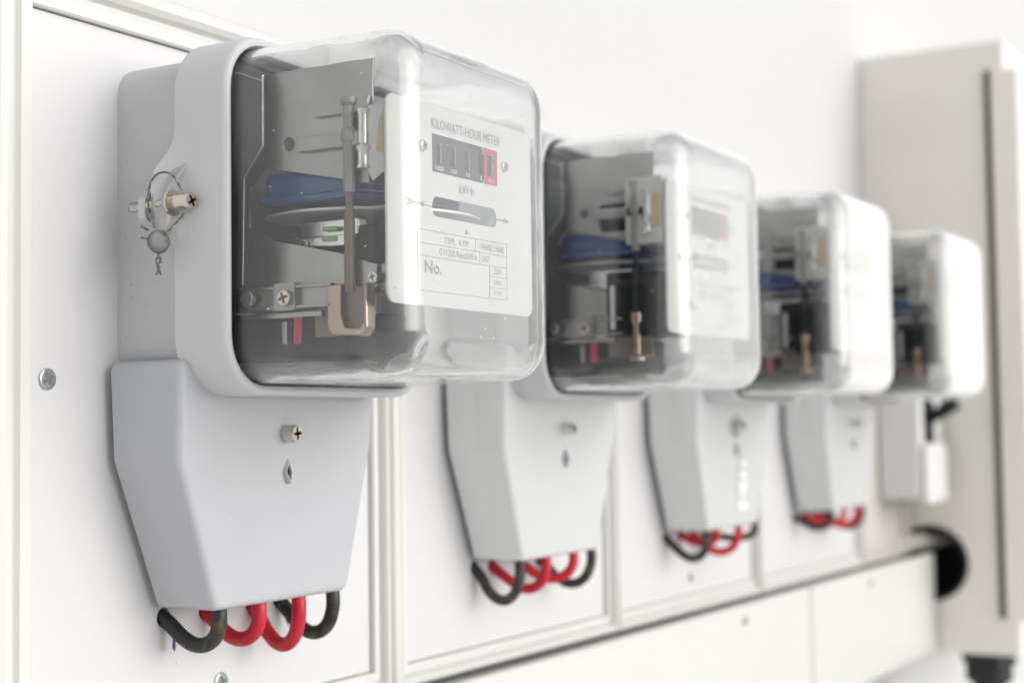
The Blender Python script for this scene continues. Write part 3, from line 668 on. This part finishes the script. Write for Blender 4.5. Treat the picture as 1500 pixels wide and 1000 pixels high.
# ------------------------------------------------------------------ breaker box on the beige board
bb = empty('breaker_box', (1.430, 0, Z0-0.076)); tag(bb, 'small white switch box with a black lever between the farthest meter and cabinet', 'switch box')
link('housing', to_mesh(box(0, 0.074, -0.0400, 0.0, 0.004, 0.120, 0.004, 3)), 'switch', bb)
link('front_cover', to_mesh(box(0.002, 0.072, -0.0460, -0.0400, 0.0, 0.055, 0.005, 3)), 'switch', bb)
link('lever_slot', to_mesh(box(0.012, 0.044, -0.0415, -0.0395, 0.056, 0.096, 0.0006)), 'black', bb)
lv = link('lever', to_mesh(xform(add(box(-0.006, 0.006, -0.022, 0.0, -0.007, 0.004, 0.0015), box(-0.010, 0.010, -0.030, -0.017, -0.006, 0.005, 0.002)), Matrix.Rotation(-0.45, 4, 'X'))), 'black', bb, (0.027, -0.040, 0.080))

# ------------------------------------------------------------------ beige cabinet on the wall at the right
cb = empty('electrical_cabinet', (1.52, 0, Z0-0.222)); tag(cb, 'tall beige metal cabinet on the wall at the right edge, round hole in its side', 'cabinet')
def cz(bm): return xform(bm, Matrix.Translation((-1.52, 0, 0.222)))
HC = (0.0215, -0.1370, 0.0345)    # depth, z, radius of the side hole
side_ = plate([(-0.0375, -0.222), (0.1037, -0.222), (0.1037, 0.3640), (-0.0375, 0.3640)], [circle(HC[0], HC[1], HC[2], 40)], 0.0016)
link('side_panel', to_mesh(cz(xform(side_, Matrix.Translation((1.5208, 0, 0)) @ YZ))), 'cabinet', cb)
shell = add(add(box(1.5216, 1.86, -0.1037, 0.0375, 0.3624, 0.3640), box(1.5216, 1.86, -0.1037, 0.0375, -0.2220, -0.2204)),
            add(box(1.8584, 1.86, -0.1037, 0.0375, -0.2204, 0.3624), box(1.5216, 1.8584, 0.0359, 0.0375, -0.2204, 0.3624)))
link('shell', to_mesh(cz(shell)), 'cabinet', cb)
link('front_flange', to_mesh(cz(xform(plate([(1.5216, -0.2204), (1.8584, -0.2204), (1.8584, 0.3624), (1.5216, 0.3624)], [rr(1.545, 1.835, -0.18, 0.32, 0.004, 2)], 0.0016), Matrix.Translation((0, -0.1029, 0)) @ XZ))), 'cabinet', cb)
link('gasket', to_mesh(cz(box(1.5165, 1.5199, -0.0925, -0.0865, -0.1868, 0.3354))), 'rubber', cb)
link('door', to_mesh(cz(box(1.5150, 1.8650, -0.1180, -0.0925, -0.1868, 0.3354, 0.0018))), 'cabinet', cb)
for r0, r1 in ((0.0280, 0.0262), (0.0190, 0.0176), (0.0100, 0.0088)):
    link('knockout_ring', to_mesh(cz(xform(plate(circle(0.0160, 0.2945, r0, 40), [circle(0.0160, 0.2945, r1, 40)], 0.0016), Matrix.Translation((1.5198, 0, 0)) @ YZ))), 'cabinet', cb)
link('backing', to_mesh(cz(box(1.60, 1.61, -0.10, 0.035, -0.21, 0.35))), 'rubber', cb)
link('hole_bushing', to_mesh(cz(xform(plate(circle(HC[0], HC[1], HC[2]+0.002, 40), [circle(HC[0], HC[1], HC[2]-0.0015, 40)], 0.004, 0.0012), Matrix.Translation((1.5195, 0, 0)) @ YZ))), 'rubber', cb)
pp = link('pale_conduit', to_mesh(tube([(1.46, 0.022, Z0-0.126), (1.50, 0.000, Z0-0.119), (1.53, -0.014, Z0-0.116), (1.59, -0.03, Z0-0.114)], 0.0085, 16, 6)), 'beige')
tag(pp, 'short pale conduit bending into the round black hole of the cabinet', 'conduit')
gl = empty('cable_gland', (1.545, -0.068, Z0-0.2225)); tag(gl, 'black cable gland under the lower corner of the beige cabinet', 'cable gland')
link('nut', to_mesh(lathe([(0.0240, 0), (0.0260, 0.001), (0.0260, 0.011), (0.0240, 0.012)], (0, 0, -1), (0, 0, 0), 6)), 'rubber', gl)
link('collar', to_mesh(lathe([(0.0215, 0.012), (0.0220, 0.014), (0.0220, 0.026), (0.0150, 0.032), (0.0150, 0.20)], (0, 0, -1), (0, 0, 0), 28)), 'rubber', gl)
